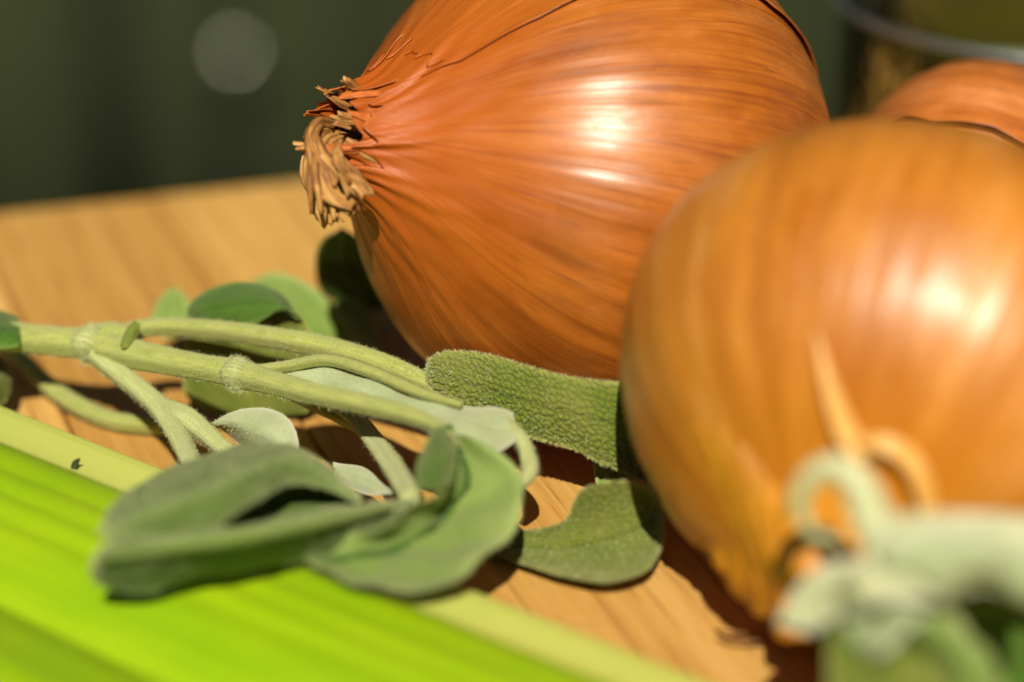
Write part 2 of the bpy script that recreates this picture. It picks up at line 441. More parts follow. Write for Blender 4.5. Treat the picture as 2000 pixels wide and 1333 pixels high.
class Onion:
    def __init__(s, name, label, center, R, axis, roll_ref, material, seed, neck=1.30, nth=420, nv=150, group=None, prof=PROF, lump=.012, ribamp=.0034):
        s.c = np.array(center, float); s.R = R
        z = np.array(axis, float); z /= np.linalg.norm(z)
        x = np.array(roll_ref, float); x = x - z * x.dot(z); x /= np.linalg.norm(x)
        y = np.cross(z, x); s.M = np.stack([x, y, z], 1)
        s.seed = seed; s.mat = material
        s.P = catmull([(a, b, 0) for a, b in prof], nv)[:, :2]
        s.P[:, 1] = np.maximum(s.P[:, 1], 0.0)
        s.nv = nv; s.neck = neck; s.lump = lump; s.ribamp = ribamp
        s.t = thing(name, label, 'onion', (s.c[0], s.c[1], 0), group)
        s.body(nth)
    def rad(s, th, z, r):
        nk = np.clip((z - .55) / .6, 0, 1)
        out = r * (1 + s.lump * rib(th, s.seed, [1, 2, 3]) + s.ribamp * rib(th, s.seed + 1, [17, 23, 31, 41, 53]) * (r > .2))
        out = out * (1 + nk ** 3.0 * (.07 * rib(th + z * .8, s.seed + 2, [5, 8, 11, 14]) + .05 * rib(th + z * 1.5, s.seed + 3, [19, 26, 34])))
        return out
    def pt(s, th, zi, off=0.0):
        z = np.interp(zi, np.arange(s.nv), s.P[:, 0]); r = np.interp(zi, np.arange(s.nv), s.P[:, 1])
        rr = s.rad(th, z, r) + off
        return z, rr
    def world(s, x, y, z):
        L = np.stack([x, y, z], -1) * s.R
        return s.c + L @ s.M.T
    def body(s, nth):
        th = np.linspace(0, 2 * math.pi, nth, endpoint=False)
        T, Z = np.meshgrid(th, s.P[:, 0]); Rr = np.repeat(s.P[:, 1][:, None], nth, 1)
        rr = s.rad(T, Z, Rr)
        jg = np.random.RandomState(s.seed + 8).randn(48) * .035 - .03
        Z = Z + np.interp(T, np.linspace(0, 6.3, 48), jg) * np.clip((Z - 1.12) / .1, 0, 1)
        W = s.world(rr * np.cos(T), rr * np.sin(T), Z)
        sk = np.stack([np.cos(T), np.sin(T), Z], -1)
        s.body_o = link('bulb', W.reshape(-1, 3), grid_faces(s.nv, nth, True), s.mat, s.t, attrs={'sk': sk.reshape(-1, 3)})
        s.minz = W[..., 2].min()
    def shell(s, t0, t1, off=.012, lift=.03, lw=.12, zend=1.24, jag=.05, zstart=-.86, nth=360, name='outer_skin', lift0=None, mat_=None, thick=.006):
        """a dry outer layer between two meridians, its edges curling up off the bulb"""
        rs = np.random.RandomState(s.seed + 5)
        th = np.linspace(t0, t1, nth); u = np.linspace(0, 1, s.nv)
        ze = zend + jag * np.interp(th, np.linspace(t0, t1, 46), rs.randn(46) * .6 + np.tile([.5, -.5], 23) * .4)
        zs0 = s.P[:, 0]; idx = np.arange(s.nv)
        i0 = np.interp(zstart, zs0[2:], idx[2:]); i1 = np.interp(ze, zs0[2:], idx[2:])
        I = i0 + (i1 - i0)[None, :] * u[:, None]
        wob = .035 * np.interp(u, np.linspace(0, 1, 14), rs.randn(14))
        T = np.repeat(th[None, :], s.nv, 0)
        e1 = np.clip(1 - (t1 - T) / lw, 0, 1); e0 = np.clip(1 - (T - t0) / lw, 0, 1)
        T = T + wob[:, None] * (e1 + e0)
        z, rr = s.pt(T, I)
        nk = np.clip((z - .8) / .4, 0, 1)
        l0 = lift if lift0 is None else lift0
        env = np.sin(np.clip(u, 0, 1) * math.pi)[:, None] ** .5
        o = off + (lift * e1 ** 2 + l0 * e0 ** 2) * env + nk * .012
        rr = rr + o
        A = s.world(rr * np.cos(T), rr * np.sin(T), z)
        rr2 = rr - thick
        B = s.world(rr2 * np.cos(T), rr2 * np.sin(T), z)
        sk = np.stack([np.cos(T), np.sin(T), z], -1).reshape(-1, 3)
        n = s.nv * nth
        F = grid_faces(s.nv, nth) + grid_faces(s.nv, nth, flip=True, off=n)
        for i in range(s.nv - 1):
            a, b = i * nth, (i + 1) * nth; F.append((a, b, b + n, a + n))
            a, b = i * nth + nth - 1, (i + 1) * nth + nth - 1; F.append((b, a, a + n, b + n))
        for j in range(nth - 1):
            a = (s.nv - 1) * nth + j; F.append((a, a + 1, a + 1 + n, a + n))
            F.append((j + 1, j, j + n, j + 1 + n))
        return link(name, np.vstack([A.reshape(-1, 3), B.reshape(-1, 3)]), F, mat_ or s.mat, s.t, attrs={'sk': np.vstack([sk, sk])})
    def surf(s, px, py, off=0.5):
        return s.cast(px, py, off)
    def cast(s, px, py, off):
        me = s.body_o.data; org = np.array([s.c[0], s.c[1], 0.])
        from mathutils.bvhtree import BVHTree
        if not hasattr(s, 'bvh'): s.bvh = BVHTree.FromPolygons([v.co.copy() for v in me.vertices], [tuple(p_.vertices) for p_ in me.polygons])
        r = ray(px, py); r = r / np.linalg.norm(r)
        hit = s.bvh.ray_cast(Vector((CAM - org) * MM), Vector(r))
        if hit[0] is None: return s.sph(px, py, off)
        return np.array(hit[0]) / MM + org - r * off * 1.3
    def sph(s, px, py, off=0.5):
        """where the ray through a point of the picture meets the (spherical) bulb, off mm proud of it"""
        r = ray(px, py); r = r / np.linalg.norm(r)
        oc = CAM - s.c; b = oc.dot(r); c = oc.dot(oc) - (s.R + off) ** 2
        d = max(b * b - c, 0.0)
        return CAM + r * (-b - math.sqrt(d))

def ribbon(name, pts, widths, m, parent, curl=.25, n=26, nw=7, wdir=None, twist=0., fold=.0, seed=0, frayed=0.0, thick=.12):
    """a thin dry strip; pts world mm"""
    rs = np.random.RandomState(seed)
    C = catmull(pts, n); W = np.interp(np.linspace(0, 1, n), np.linspace(0, 1, len(widths)), widths)
    T = np.gradient(C, axis=0); T /= np.linalg.norm(T, axis=1, keepdims=True) + 1e-9
    ref = np.array(wdir if wdir is not None else -F_, float)
    G = np.zeros((n, nw, 3)); ph = rs.rand() * 6.28
    fray = np.interp(np.arange(nw), np.linspace(0, nw - 1, 5), rs.rand(5) - .5)
    for i in range(n):
        b = np.cross(T[i], ref); b /= np.linalg.norm(b) + 1e-9
        nn = np.cross(b, T[i]); a = twist * i / (n - 1)
        b2 = b * math.cos(a) + nn * math.sin(a); n2 = nn * math.cos(a) - b * math.sin(a)
        for j in range(nw):
            q = j / (nw - 1) * 2 - 1
            fr = frayed * fray[j] * max(0., (i - n * .8) / (n * .2))
            G[i, j] = C[i] + b2 * q * W[i] + n2 * (-(q * q) * curl * W[i] + fold * W[i] * math.sin(q * 5 + ph + i * .12)) + T[i] * fr
    Nn = grid_normals(G)
    G2 = G - Nn * thick
    k = n * nw
    F = grid_faces(n, nw) + grid_faces(n, nw, flip=True, off=k)
    for i in range(n - 1):
        F.append((i * nw, (i + 1) * nw, (i + 1) * nw + k, i * nw + k))
        F.append(((i + 1) * nw + nw - 1, i * nw + nw - 1, i * nw + nw - 1 + k, (i + 1) * nw + nw - 1 + k))
    for j in range(nw - 1):
        F.append((j + 1, j, j + k, j + 1 + k)); a = (n - 1) * nw + j; F.append((a, a + 1, a + 1 + k, a + k))
    al = np.cumsum(np.concatenate([[0], np.linalg.norm(np.diff(C, axis=0), axis=1)]))
    uvw = np.stack([np.repeat(al[:, None], nw, 1), np.repeat(np.linspace(-1, 1, nw)[None], n, 0) * W[:, None], np.full((n, nw), seed * 3.7)], -1).reshape(-1, 3)
    return link(name, np.vstack([G.reshape(-1, 3), G2.reshape(-1, 3)]), F, m, parent, attrs={'uvw': np.vstack([uvw, uvw])})

def tuft_roots(on, n, seed):
    rs = np.random.RandomState(seed)
    for i in range(n):
        a = rs.rand() * 6.28; r = .05 + .09 * rs.rand(); sp = 1.5 + rs.rand()
        p = [on.world(np.array(r * k * math.cos(a)), np.array(r * k * math.sin(a)), np.array(-.89 - d)) for k, d in ((.7, 0), (sp * .8, .07), (sp * 1.4, .1))]
        ribbon('root_hair', p, [.45, .3, .1], M_ROOT, on.t, n=6, nw=3, seed=seed * 50 + i)

# the large copper onion, lying on its side with its neck towards the left
c1 = Pd(1165, 350, 458.0)
ax1 = camvec(-.80, .11, .545)
big = Onion('onion', 'large copper brown onion on its side with a withered straw neck beside the sage', (c1[0], c1[1], 40.0), 40.0, ax1, U_, M_ONION, 11, nth=520, nv=190)
big.shell(math.radians(-238), math.radians(52), off=.010, lift=.0, lw=.10, lift0=.0, zend=1.17, jag=.06, nth=520)
def find_theta(on, px, py):
    best = None
    for t in np.radians(np.arange(-100, 100, 1.0)):
        for z_, r_ in on.P[8:-50:2]:
            w = on.world(np.array(r_ * math.cos(t)), np.array(r_ * math.sin(t)), np.array(z_)); v = w - CAM; d = v.dot(F_)
            e = (1000 + FPX * v.dot(R_) / d - px) ** 2 + (666.5 - FPX * v.dot(U_) / d - py) ** 2
            nrm = w - on.c
            if nrm.dot(v) < 0 and (best is None or e < best[0]): best = (e, t)
    return best[1]
te = find_theta(big, 1560, 118) + math.radians(11)
big.shell(te, te + math.radians(140), off=.022, lift=0., lw=.14, lift0=.022, zend=1.0, zstart=-.8, jag=.05, nth=260, thick=.008)
tuft_roots(big, 14, 3)
NKD = 430.0
# the withered neck: strips hanging out of the open end
rs = np.random.RandomState(5)
strips = [  # path (px, py, depth offset), widths mm, material
    ([(655, 262, 2), (618, 268, -3), (602, 320, -4), (612, 385, -3), (632, 440, -2)], [1.1, 1.6, 1.5, 1.2, 1.6], 0),
    ([(640, 255, 1), (612, 262, -5), (608, 310, -7), (622, 350, -6), (640, 395, -5), (668, 425, -5)], [1.0, 1.5, 1.7, 1.8, 1.5, 1.0], 0),
    ([(668, 265, 0), (640, 280, -5), (632, 330, -8), (650, 370, -8), (690, 395, -7)], [.9, 1.4, 1.8, 1.9, 1.2], 0),
    ([(640, 262, 0), (612, 255, -4), (622, 300, -8), (648, 340, -9), (655, 358, -9)], [.8, 1.4, 1.5, 1.5, 1.2], 1),
    ([(655, 270, 1), (640, 300, -6), (665, 335, -8), (700, 360, -8), (720, 382, -8)], [.8, 1.2, 1.3, 1.5, 1.6], 0),
    ([(648, 265, 3), (610, 285, 0), (600, 340, -1), (610, 375, 0), (622, 412, 1)], [.9, 1.3, 1.3, 1.2, .9], 0),
    ([(650, 275, 0), (630, 310, -3), (640, 360, -4), (655, 405, -4), (650, 432, -3)], [.8, 1.3, 1.6, 1.4, 1.1], 0),
    ([(665, 270, 0), (655, 310, -4), (672, 350, -5), (695, 378, -6)], [.7, 1.1, 1.3, 1.0], 1),
    ([(630, 290, -1), (600, 286, -2), (577, 288, -2)], [.7, .7, .9], 0),
    ([(650, 245, 1), (625, 238, -2), (610, 260, -5), (618, 300, -7)], [.9, 1.3, 1.3, .9], 1),
    ([(675, 280, 2), (662, 300, -1), (672, 330, -3), (690, 355, -4)], [.8, 1.0, 1.0, .8], 1),
    ([(640, 300, 0), (622, 340, -5), (640, 385, -6), (682, 418, -6)], [.8, 1.2, 1.3, .9], 0),
    ([(660, 300, 1), (650, 335, -2), (665, 380, -5), (690, 405, -5)], [.9, 1.2, 1.4, 1.0], 0),
    ([(645, 290, 2), (612, 310, 2), (605, 355, 2), (618, 400, 2), (628, 430, 2)], [.8, 1.1, 1.0, .9, 1.2], 1),
]
for i, (path, w, mi) in enumerate(strips):
    pts = [Pd(x + rs.randn() * 2, y + rs.randn() * 2, NKD + d) for x, y, d in path]
    ribbon('neck_strip', pts, [q * .78 for q in w], (M_STRAW, M_DULL)[mi], big.t, curl=.55 + .5 * rs.rand(), n=34, nw=11, twist=rs.randn() * .6, fold=.36, seed=100 + i, frayed=2.2)
for i in range(18):   # dry fibres packed in the open end
    a = rs.rand() * 6.28; r_ = .13 * rs.rand() ** .5; e_ = np.clip(rs.randn(2), -1, 1) * .03
    pts = [big.world(np.array(r_ * k * math.cos(a) + e_[0] * d), np.array(r_ * k * math.sin(a) + e_[1] * d), np.array(.98 + d * .1)) for k, d in ((1., 0), (1., 1), (1.05, 2), (1.2, 2.4 + rs.rand() * .6))]
    ribbon('neck_fibre', pts, [.5, .8, .8, .4], (M_STRAW, M_DULL)[i % 2], big.t, n=16, nw=7, curl=.8, twist=rs.randn(), fold=.3, seed=500 + i, frayed=1.5)
for i in range(34):   # thin shreds between the strips
    x, y = 612 + rs.rand() * 55, 258 + rs.rand() * 40; e = 605 + rs.rand() * 110
    yy = 360 + rs.rand() * 85 - abs(e - 640) * .35
    d = -rs.rand() * 10
    pts = [Pd(x, y, NKD + 1), Pd(x * .5 + e * .5 - 12, y * .55 + yy * .45, NKD + d - 1), Pd(e, yy, NKD + d)]
    ribbon('neck_shred', pts, [.3, .45 + .5 * rs.rand(), .3], (M_STRAW, M_DULL)[i % 3 == 0], big.t, n=16, nw=5, curl=.6, twist=rs.randn(), fold=.2, seed=150 + i, frayed=1.2)
for i in range(11):   # torn papery ends of the skin standing round the opening
    a = 6.283 * i / 11 + rs.randn() * .12; zz = [1.10, 1.19, 1.25 + .09 * rs.rand()]
    sp = [.20, .172, .12 + .05 * rs.rand()]; tw = rs.randn() * .16
    pts = [big.world(np.array(r_ * math.cos(a + k * tw)), np.array(r_ * math.sin(a + k * tw)), np.array(z_)) for k, (r_, z_) in enumerate(zip(sp, zz))]
    outw = big.M @ np.array([math.cos(a), math.sin(a), .1])
    ribbon('neck_shard', pts, [.8 + .5 * rs.rand(), .8 + .4 * rs.rand(), .35 + .4 * rs.rand()], (M_RUST, M_RUST, M_RUST, M_STRAW)[i % 4], big.t, curl=.5 * rs.rand(), n=18, nw=9, fold=.14, wdir=outw, seed=200 + i, frayed=1.2, twist=rs.randn() * .25)

# the golden onion in front, neck down towards the board
c2 = np.array([55.5, -69.0, 0.0])
ax2 = camvec(-.33, -.74, .55)
gold = Onion('onion', 'golden onion with torn papery skin standing in front of the others', (c2[0], c2[1], 35.0), 40.3, ax2, R_, M_ONION2, 23, nth=420, nv=150, prof=PROF_FLAT, ribamp=.006)
gold.shell(math.radians(-60), math.radians(215), off=.010, lift=.02, lw=.12, zend=1.0, jag=.10)

# the small onion behind
c3 = np.array([78.0, 22.0, 26.0])
ax3 = camvec(.90, -.25, .2)
small = Onion('onion', 'small dull onion with a split lifted skin in front of the glass jar', c3, 25.5, ax3, U_, M_ONION3, 37, nth=300, nv=110)
small.shell(math.radians(-40), math.radians(62), off=.03, lift=.09, lw=.5, lift0=.09, zend=1.1, jag=.08, nth=200)

# ------------------------------------------------------------------ leaves and stems
def worley(P, cell, seed):
    rs = np.random.RandomState(seed)
    lo = P.min(0) - cell; hi = P.max(0) + cell
    nx_, ny_ = int((hi[0] - lo[0]) / cell) + 2, int((hi[1] - lo[1]) / cell) + 2
    gx, gy = np.meshgrid(np.arange(nx_), np.arange(ny_), indexing='ij')
    pts = np.stack([lo[0] + (gx + .5 + (rs.rand(nx_, ny_) - .5) * .85) * cell, lo[1] + (gy + .5 + (rs.rand(nx_, ny_) - .5) * .85) * cell], -1)
    ij = np.floor((P - lo) / cell).astype(int)
    D = []
    for dx in (-1, 0, 1):
        for dy in (-1, 0, 1):
            a = np.clip(ij[:, 0] + dx, 0, nx_ - 1); b = np.clip(ij[:, 1] + dy, 0, ny_ - 1)
            D.append(np.linalg.norm(pts[a, b] - P, axis=1))
    D = np.sort(np.stack(D, 1), 1)
    return np.clip((D[:, 1] - D[:, 0]) / cell / .55, 0, 1) ** .6

def leaf(parent, A, Mid, B, mode='h', mats=None, amp=.16, cell=1.1, seed=0, thick=.35, res=.28, name='leaf', flip=False, wave=.25, tag_=None, hairs=0, rib_w=.6, org=None, pebble=False, rimw=.55, ridge=0., ribd=.25):
    fn = {'h': Ph, 'y': Py, 'd': Pd}[mode]
    conv = lambda L: [fn(*q) for q in L]
    a, mm, b = conv(A), conv(Mid), conv(B)
    length = np.linalg.norm(np.diff(np.array(mm), axis=0), axis=1).sum()
    n = int(np.clip(length / res, 24, 230))
    a, mm, b = catmull(a, n), catmull(mm, n), catmull(b, n)
    width = max((np.linalg.norm(a - mm, axis=1) + np.linalg.norm(b - mm, axis=1)).max(), .5)
    nw = int(np.clip(width / res, 13, 130)) | 1
    G = np.zeros((n, nw, 3)); q = np.linspace(-1, 1, nw)
    w0 = q * (q - 1) / 2; w1 = 1 - q * q; w2 = q * (q + 1) / 2
    soft = .55                                        # blend of a parabola and two straight halves
    lin0 = np.clip(-q, 0, 1); lin2 = np.clip(q, 0, 1); lin1 = 1 - np.abs(q)
    f0, f1, f2 = soft * w0 + (1 - soft) * lin0, soft * w1 + (1 - soft) * lin1, soft * w2 + (1 - soft) * lin2
    G = a[:, None] * f0[None, :, None] + mm[:, None] * f1[None, :, None] + b[:, None] * f2[None, :, None]
    al = np.concatenate([[0], np.cumsum(np.linalg.norm(np.diff(mm, axis=0), axis=1))])
    wl_ = np.linalg.norm(a - mm, axis=1); wr = np.linalg.norm(b - mm, axis=1)
    S = np.where(q[None] < 0, q[None] * wl_[:, None], q[None] * wr[:, None])
    P2 = np.stack([np.repeat(al[:, None], nw, 1), S], -1).reshape(-1, 2)
    wp = P2 + .35 * cell * np.stack([np.sin(P2[:, 1] * 1.9 + P2[:, 0] * .7 + seed), np.sin(P2[:, 0] * 1.7 - P2[:, 1] * .9)], 1)
    c = (worley(P2 + (wp - P2) * .4, cell, seed) if pebble else .72 * worley(wp, cell, seed) + .28 * worley(wp * 1.03, cell * .5, seed + 1)).reshape(n, nw)
    Nn = grid_normals(G)
    if flip: Nn = -Nn
    ribg = np.exp(-(S / rib_w) ** 2)
    und = wave * np.sin(P2[:, 0] * .55 + seed) * np.sin(P2[:, 1] * .5 + seed * 2.)
    # side veins
    ven = np.abs(((P2[:, 0] - np.abs(P2[:, 1]) * .9) / 3.6 + 100) % 1 - .5).reshape(n, nw) * 2
    veng = np.clip((ven - .86) / .14, 0, 1)
    top = G + Nn * (amp * (c - .5) + und.reshape(n, nw) - ribd * ribg - .10 * veng * min(1, amp * 8))[..., None]
    endf = np.clip(np.minimum(np.arange(n), np.arange(n)[::-1]) / 4.0, .15, 1)[:, None]
    edgef = np.clip((1 - np.abs(q)) / .12, .25, 1)[None]
    bot = G + Nn * (und.reshape(n, nw) - thick * endf * edgef - .35 * ribg * endf - .14 * veng + .05 * (c - .5))[..., None]
    k = n * nw
    ft = grid_faces(n, nw, flip=flip); fb = grid_faces(n, nw, flip=not flip, off=k); fr = []
    for i in range(n - 1):
        fr.append((i * nw, (i + 1) * nw, (i + 1) * nw + k, i * nw + k))
        fr.append(((i + 1) * nw + nw - 1, i * nw + nw - 1, i * nw + nw - 1 + k, (i + 1) * nw + nw - 1 + k))
    for j in range(nw - 1):
        fr.append((j + 1, j, j + k, j + 1 + k)); x = (n - 1) * nw + j; fr.append((x, x + 1, x + 1 + k, x + k))
    mats = mats or (M_SAGE, M_UNDER)
    uvw = np.concatenate([P2, np.full((k, 1), seed * 5.3)], 1)
    cellb = np.clip(.25 + .6 * ribg + .6 * veng, 0, 1).ravel()
    Wd = np.where(q[None] < 0, wl_[:, None], wr[:, None]); rim = (np.exp(-((Wd - np.abs(S)) / rimw)) * .75 * np.clip(Wd / 1.5, 0, 1) + ridge * np.exp(-(S / 1.0) ** 2)).ravel()
    V = np.vstack([top.reshape(-1, 3), bot.reshape(-1, 3)])
    V[:, 2] = np.maximum(V[:, 2], .15)
    o = link(name, V, ft + fb + fr, list(mats), parent,
             attrs={'uvw': np.vstack([uvw, uvw]), 'cell': np.concatenate([np.clip(c - .5 * ribg, 0, 1).ravel(), cellb]), 'rim': np.concatenate([rim, rim])},
             matidx=[0] * len(ft) + [1] * len(fb) + [0] * len(fr))
    if hairs:
        rs_ = np.random.RandomState(seed + 900)
        e = [(top[i, 0], top[i, 0] - top[i, 2]) for i in range(2, n - 2)] + [(top[i, -1], top[i, -1] - top[i, -3]) for i in range(2, n - 2)]
        e += [(top[i, j], Nn[i, j]) for i, j in zip(rs_.randint(0, n, hairs), rs_.randint(0, nw, hairs))]
        fuzz_mesh(e * 3, rs_, o, .42, .024)
    return o

def fuzz_mesh(seeds, rs_, parent, length=.55, w=.016):
    V = []; F = []
    for p_, d in seeds:
        d = np.array(d, float); l = np.linalg.norm(d)
        if l < 1e-9: continue
        d = d / l + rs_.randn(3) * .45; d /= np.linalg.norm(d)
        side = np.cross(d, rs_.randn(3)); side /= np.linalg.norm(side) + 1e-9
        ln = length * (.3 + .8 * rs_.rand()); p0 = p_ + rs_.randn(3) * .06
        bend = rs_.randn(3) * ln * .25
        i = len(V)
        V += [p0 - side * w - d * .05, p0 + side * w - d * .05, p0 + d * ln * .55 + side * w * .7 + bend * .3, p0 + d * ln * .55 - side * w * .7 + bend * .3, p0 + d * ln + bend]
        F += [(i, i + 1, i + 2, i + 3), (i + 3, i + 2, i + 4)]
    o = link('fuzz', V, F, M_FUZZ, parent); o['kind'] = 'stuff'
    return o

def stem(parent, pts, mode='h', m=None, name='stem', flat=1.0, hairs=1500, hk=1.8, seed=0, ns=20, n=None, square=.10, hl=.5):
    """pts: (px, py, h or Y, radius px)"""
    fn = {'h': Ph, 'y': Py, 'd': Pd}[mode]
    P = []
    for x, y, h, r in pts:
        w = fn(x, y, h); d = (w - CAM).dot(F_)
        P.append([*w, r * d / FPX])
    P = np.array(P); L = np.linalg.norm(np.diff(P[:, :3], axis=0), axis=1).sum()
    n = n or int(np.clip(L / .5, 14, 160))
    C = catmull(P, n); rr = np.maximum(C[:, 3], .05); C = C[:, :3]
    T = np.gradient(C, axis=0); T /= np.linalg.norm(T, axis=1, keepdims=True)
    G = np.zeros((n, ns, 3)); rs_ = np.random.RandomState(seed + 40); D = np.zeros((n, ns, 3))
    b = np.cross(T[0], U_); 
    for i in range(n):
        u = U_ - T[i] * T[i].dot(U_)
        if np.linalg.norm(u) < .2: u = -F_ - T[i] * T[i].dot(-F_)
        u /= np.linalg.norm(u); b = np.cross(T[i], u)
        for j in range(ns):
            a = 2 * math.pi * j / ns + .5
            k = 1 + square * math.cos(4 * a) + .02 * math.sin(9 * a + i * .15)
            dv = u * math.sin(a) * flat + b * math.cos(a)
            D[i, j] = dv; G[i, j] = C[i] + dv * rr[i] * k
    V = np.vstack([G.reshape(-1, 3), C[:1] - T[:1] * rr[0] * .3, C[-1:] + T[-1:] * rr[-1] * .4])
    V[:, 2] = np.maximum(V[:, 2], .1)
    k = n * ns; F = grid_faces(n, ns, True)
    for j in range(ns):
        F.append((j, k, (j + 1) % ns)); x = (n - 1) * ns; F.append((x + (j + 1) % ns, k + 1, x + j))
    al = np.concatenate([[0], np.cumsum(np.linalg.norm(np.diff(C, axis=0), axis=1))])
    ang = np.arange(ns) / ns * 2 * math.pi
    uvw = np.stack([np.repeat(al[:, None], ns, 1) * .5, np.repeat(np.cos(ang * 2)[None], n, 0) * 1.5, np.full((n, ns), seed * 2.3)], -1).reshape(-1, 3)
    uvw = np.vstack([uvw, uvw[:1], uvw[-1:]])
    cellv = np.concatenate([(.5 + .5 * np.repeat(np.cos(4 * ang)[None], n, 0)).ravel(), [.5, .5]])
    o = link(name, V, F, m or M_STEM, parent, attrs={'uvw': uvw, 'cell': cellv})
    if hairs:
        hairs = int(hairs * hk)
        ii = rs_.randint(0, n, hairs); jj = rs_.randint(0, ns, hairs)
        fuzz_mesh([(G[i, j] + T[i] * rs_.randn() * .3, D[i, j] + T[i] * .5) for i, j in zip(ii, jj)], rs_, o, hl)
    return o

sg = thing('sage_sprig', 'branching sage sprig with fuzzy pale stems and grey green leaves before the large onion', 'sage sprig', Ph(500, 800, 0))
# stems
stem(sg, [(-60, 648, 15, 27), (40, 660, 15.5, 27), (120, 668, 16, 27), (170, 672, 16, 30), (200, 672, 16, 38), (240, 668, 16.5, 34), (262, 664, 16.5, 26)], seed=1, hairs=2600)
stem(sg, [(215, 668, 16.5, 24), (280, 642, 18, 17), (380, 641, 18.5, 17), (500, 655, 19, 19), (620, 676, 19, 21), (720, 703, 18, 21), (800, 734, 16.5, 20), (870, 770, 14.5, 17), (930, 810, 12, 14)], seed=2, hairs=4500)
stem(sg, [(205, 680, 16, 28), (260, 692, 16.5, 28), (340, 708, 17, 25), (420, 722, 17.5, 24), (464, 730, 17.5, 27), (520, 745, 18.2, 23), (620, 771, 19.6, 21), (720, 792, 20.6, 19), (800, 812, 21.2, 17), (860, 836, 21.4, 13), (890, 870, 21, 10)], seed=3, hairs=4500)
stem(sg, [(175, 676, 15.5, 26), (215, 715, 14, 21), (270, 760, 12, 20), (315, 800, 10.5, 22), (345, 845, 9.5, 21), (368, 890, 9, 19), (385, 930, 9, 17)], seed=4, m=M_STEM_PALE, hairs=2600)
stem(sg, [(-40, 640, 6, 15), (30, 690, 4.5, 17), (85, 745, 3.2, 18), (150, 792, 2.2, 18), (220, 822, 1.8, 17), (320, 834, 1.8, 16), (380, 846, 1.6, 12)], seed=5, hairs=1800)
stem(sg, [(320, 800, 10.5, 20), (365, 820, 10.5, 24), (405, 850, 9.5, 20), (440, 880, 8.5, 17), (500, 905, 8, 13)], seed=6, m=M_STEM_PALE, hairs=1200, name='leaf_stalk')
stem(sg, [(640, 780, 13, 13), (690, 812, 12, 16), (730, 860, 11.5, 20), (770, 915, 12, 22), (805, 975, 13, 22)], seed=7, m=M_STEM_PALE, hairs=900, name='leaf_stalk')
stem(sg, [(985, 820, 19, 10), (1010, 850, 18, 15), (1030, 885, 16, 16), (1034, 925, 14, 15), (1018, 948, 13, 10)], seed=8, m=M_STEM_PALE, hairs=500, name='leaf_stalk')
stem(sg, [(545, 760, 14, 9), (610, 790, 11, 12), (680, 822, 9, 13), (740, 860, 7, 10)], seed=9, m=M_STEM, hairs=500, name='leaf_stalk')
# woolly nodes
stem(sg, [(168, 668, 16.2, 31), (176, 672, 16.3, 36), (188, 676, 16.2, 31)], seed=10, m=M_STEM_PALE, hairs=1400, name='woolly_node', hl=.8)
stem(sg, [(452, 729, 17.6, 26), (463, 731, 17.8, 31), (476, 735, 17.6, 26)], seed=11, m=M_STEM_PALE, hairs=1400, name='woolly_node', hl=.8)
# small bract standing on the node
leaf(sg, [(238, 685, 17.6), (240, 660, 19), (262, 628, 21)], [(242, 684, 18), (254, 656, 19.5), (266, 630, 21)], [(250, 680, 18.2), (272, 650, 19.5), (274, 632, 21)], mats=(M_SAGE, M_SAGE), amp=.12, cell=.8, seed=3, name='bract', res=.2, wave=0)
# leaves
leaf(sg, [(430, 815, -6), (362, 770, -5), (360, 690, -4), (362, 640, -3), (400, 585, -2), (470, 558, -2)],
     [(500, 818, -6), (484, 760, -5), (476, 700, -4), (470, 640, -3), (470, 600, -2), (470, 558, -2)],
     [(600, 808, -8), (622, 760, -8), (618, 700, -7), (604, 640, -6), (556, 585, -4), (470, 558, -2)], mode='y', mats=(M_MID, M_SAGE), amp=.05, seed=4, wave=.2)
leaf(sg, [(364, 636, -4), (368, 600, -2), (400, 570, -1), (470, 551, 0), (540, 568, -2), (592, 625, -7)],
     [(364, 636, -4), (400, 605, -7), (450, 595, -8), (500, 588, -8), (550, 595, -9), (592, 625, -7)],
     [(364, 636, -4), (400, 642, -7), (450, 645, -8), (500, 632, -9), (550, 608, -9), (592, 625, -7)], mode='y', mats=(M_SAGE_DEEP, M_UNDER), amp=.18, cell=.95, seed=5, flip=True, wave=.1)
leaf(sg, [(490, 548, 26), (545, 533, 24), (605, 558, 20), (665, 610, 16), (725, 695, 12)], [(490, 548, 26), (560, 578, 20), (640, 640, 14), (725, 695, 12)],
     [(490, 548, 26), (530, 600, 16), (590, 660, 12), (660, 705, 9), (725, 695, 12)], mode='y', mats=(M_SAGE_DEEP, M_UNDER), amp=.16, seed=6)
leaf(sg, [(650, 590, 24), (690, 580, 24), (725, 620, 20), (740, 690, 12)], [(650, 590, 24), (690, 630, 18), (740, 690, 12)], [(650, 590, 24), (650, 640, 18), (680, 690, 12), (740, 690, 12)], mode='y', mats=(M_MID, M_UNDER), amp=.08, seed=7)
leaf(sg, [(320, 660, 10), (298, 625, 13), (312, 585, 16), (337, 560, 17)], [(345, 660, 10), (338, 610, 13), (337, 560, 17)], [(375, 655, 10), (376, 605, 13), (360, 575, 16), (337, 560, 17)], mode='y', amp=.1, seed=8)
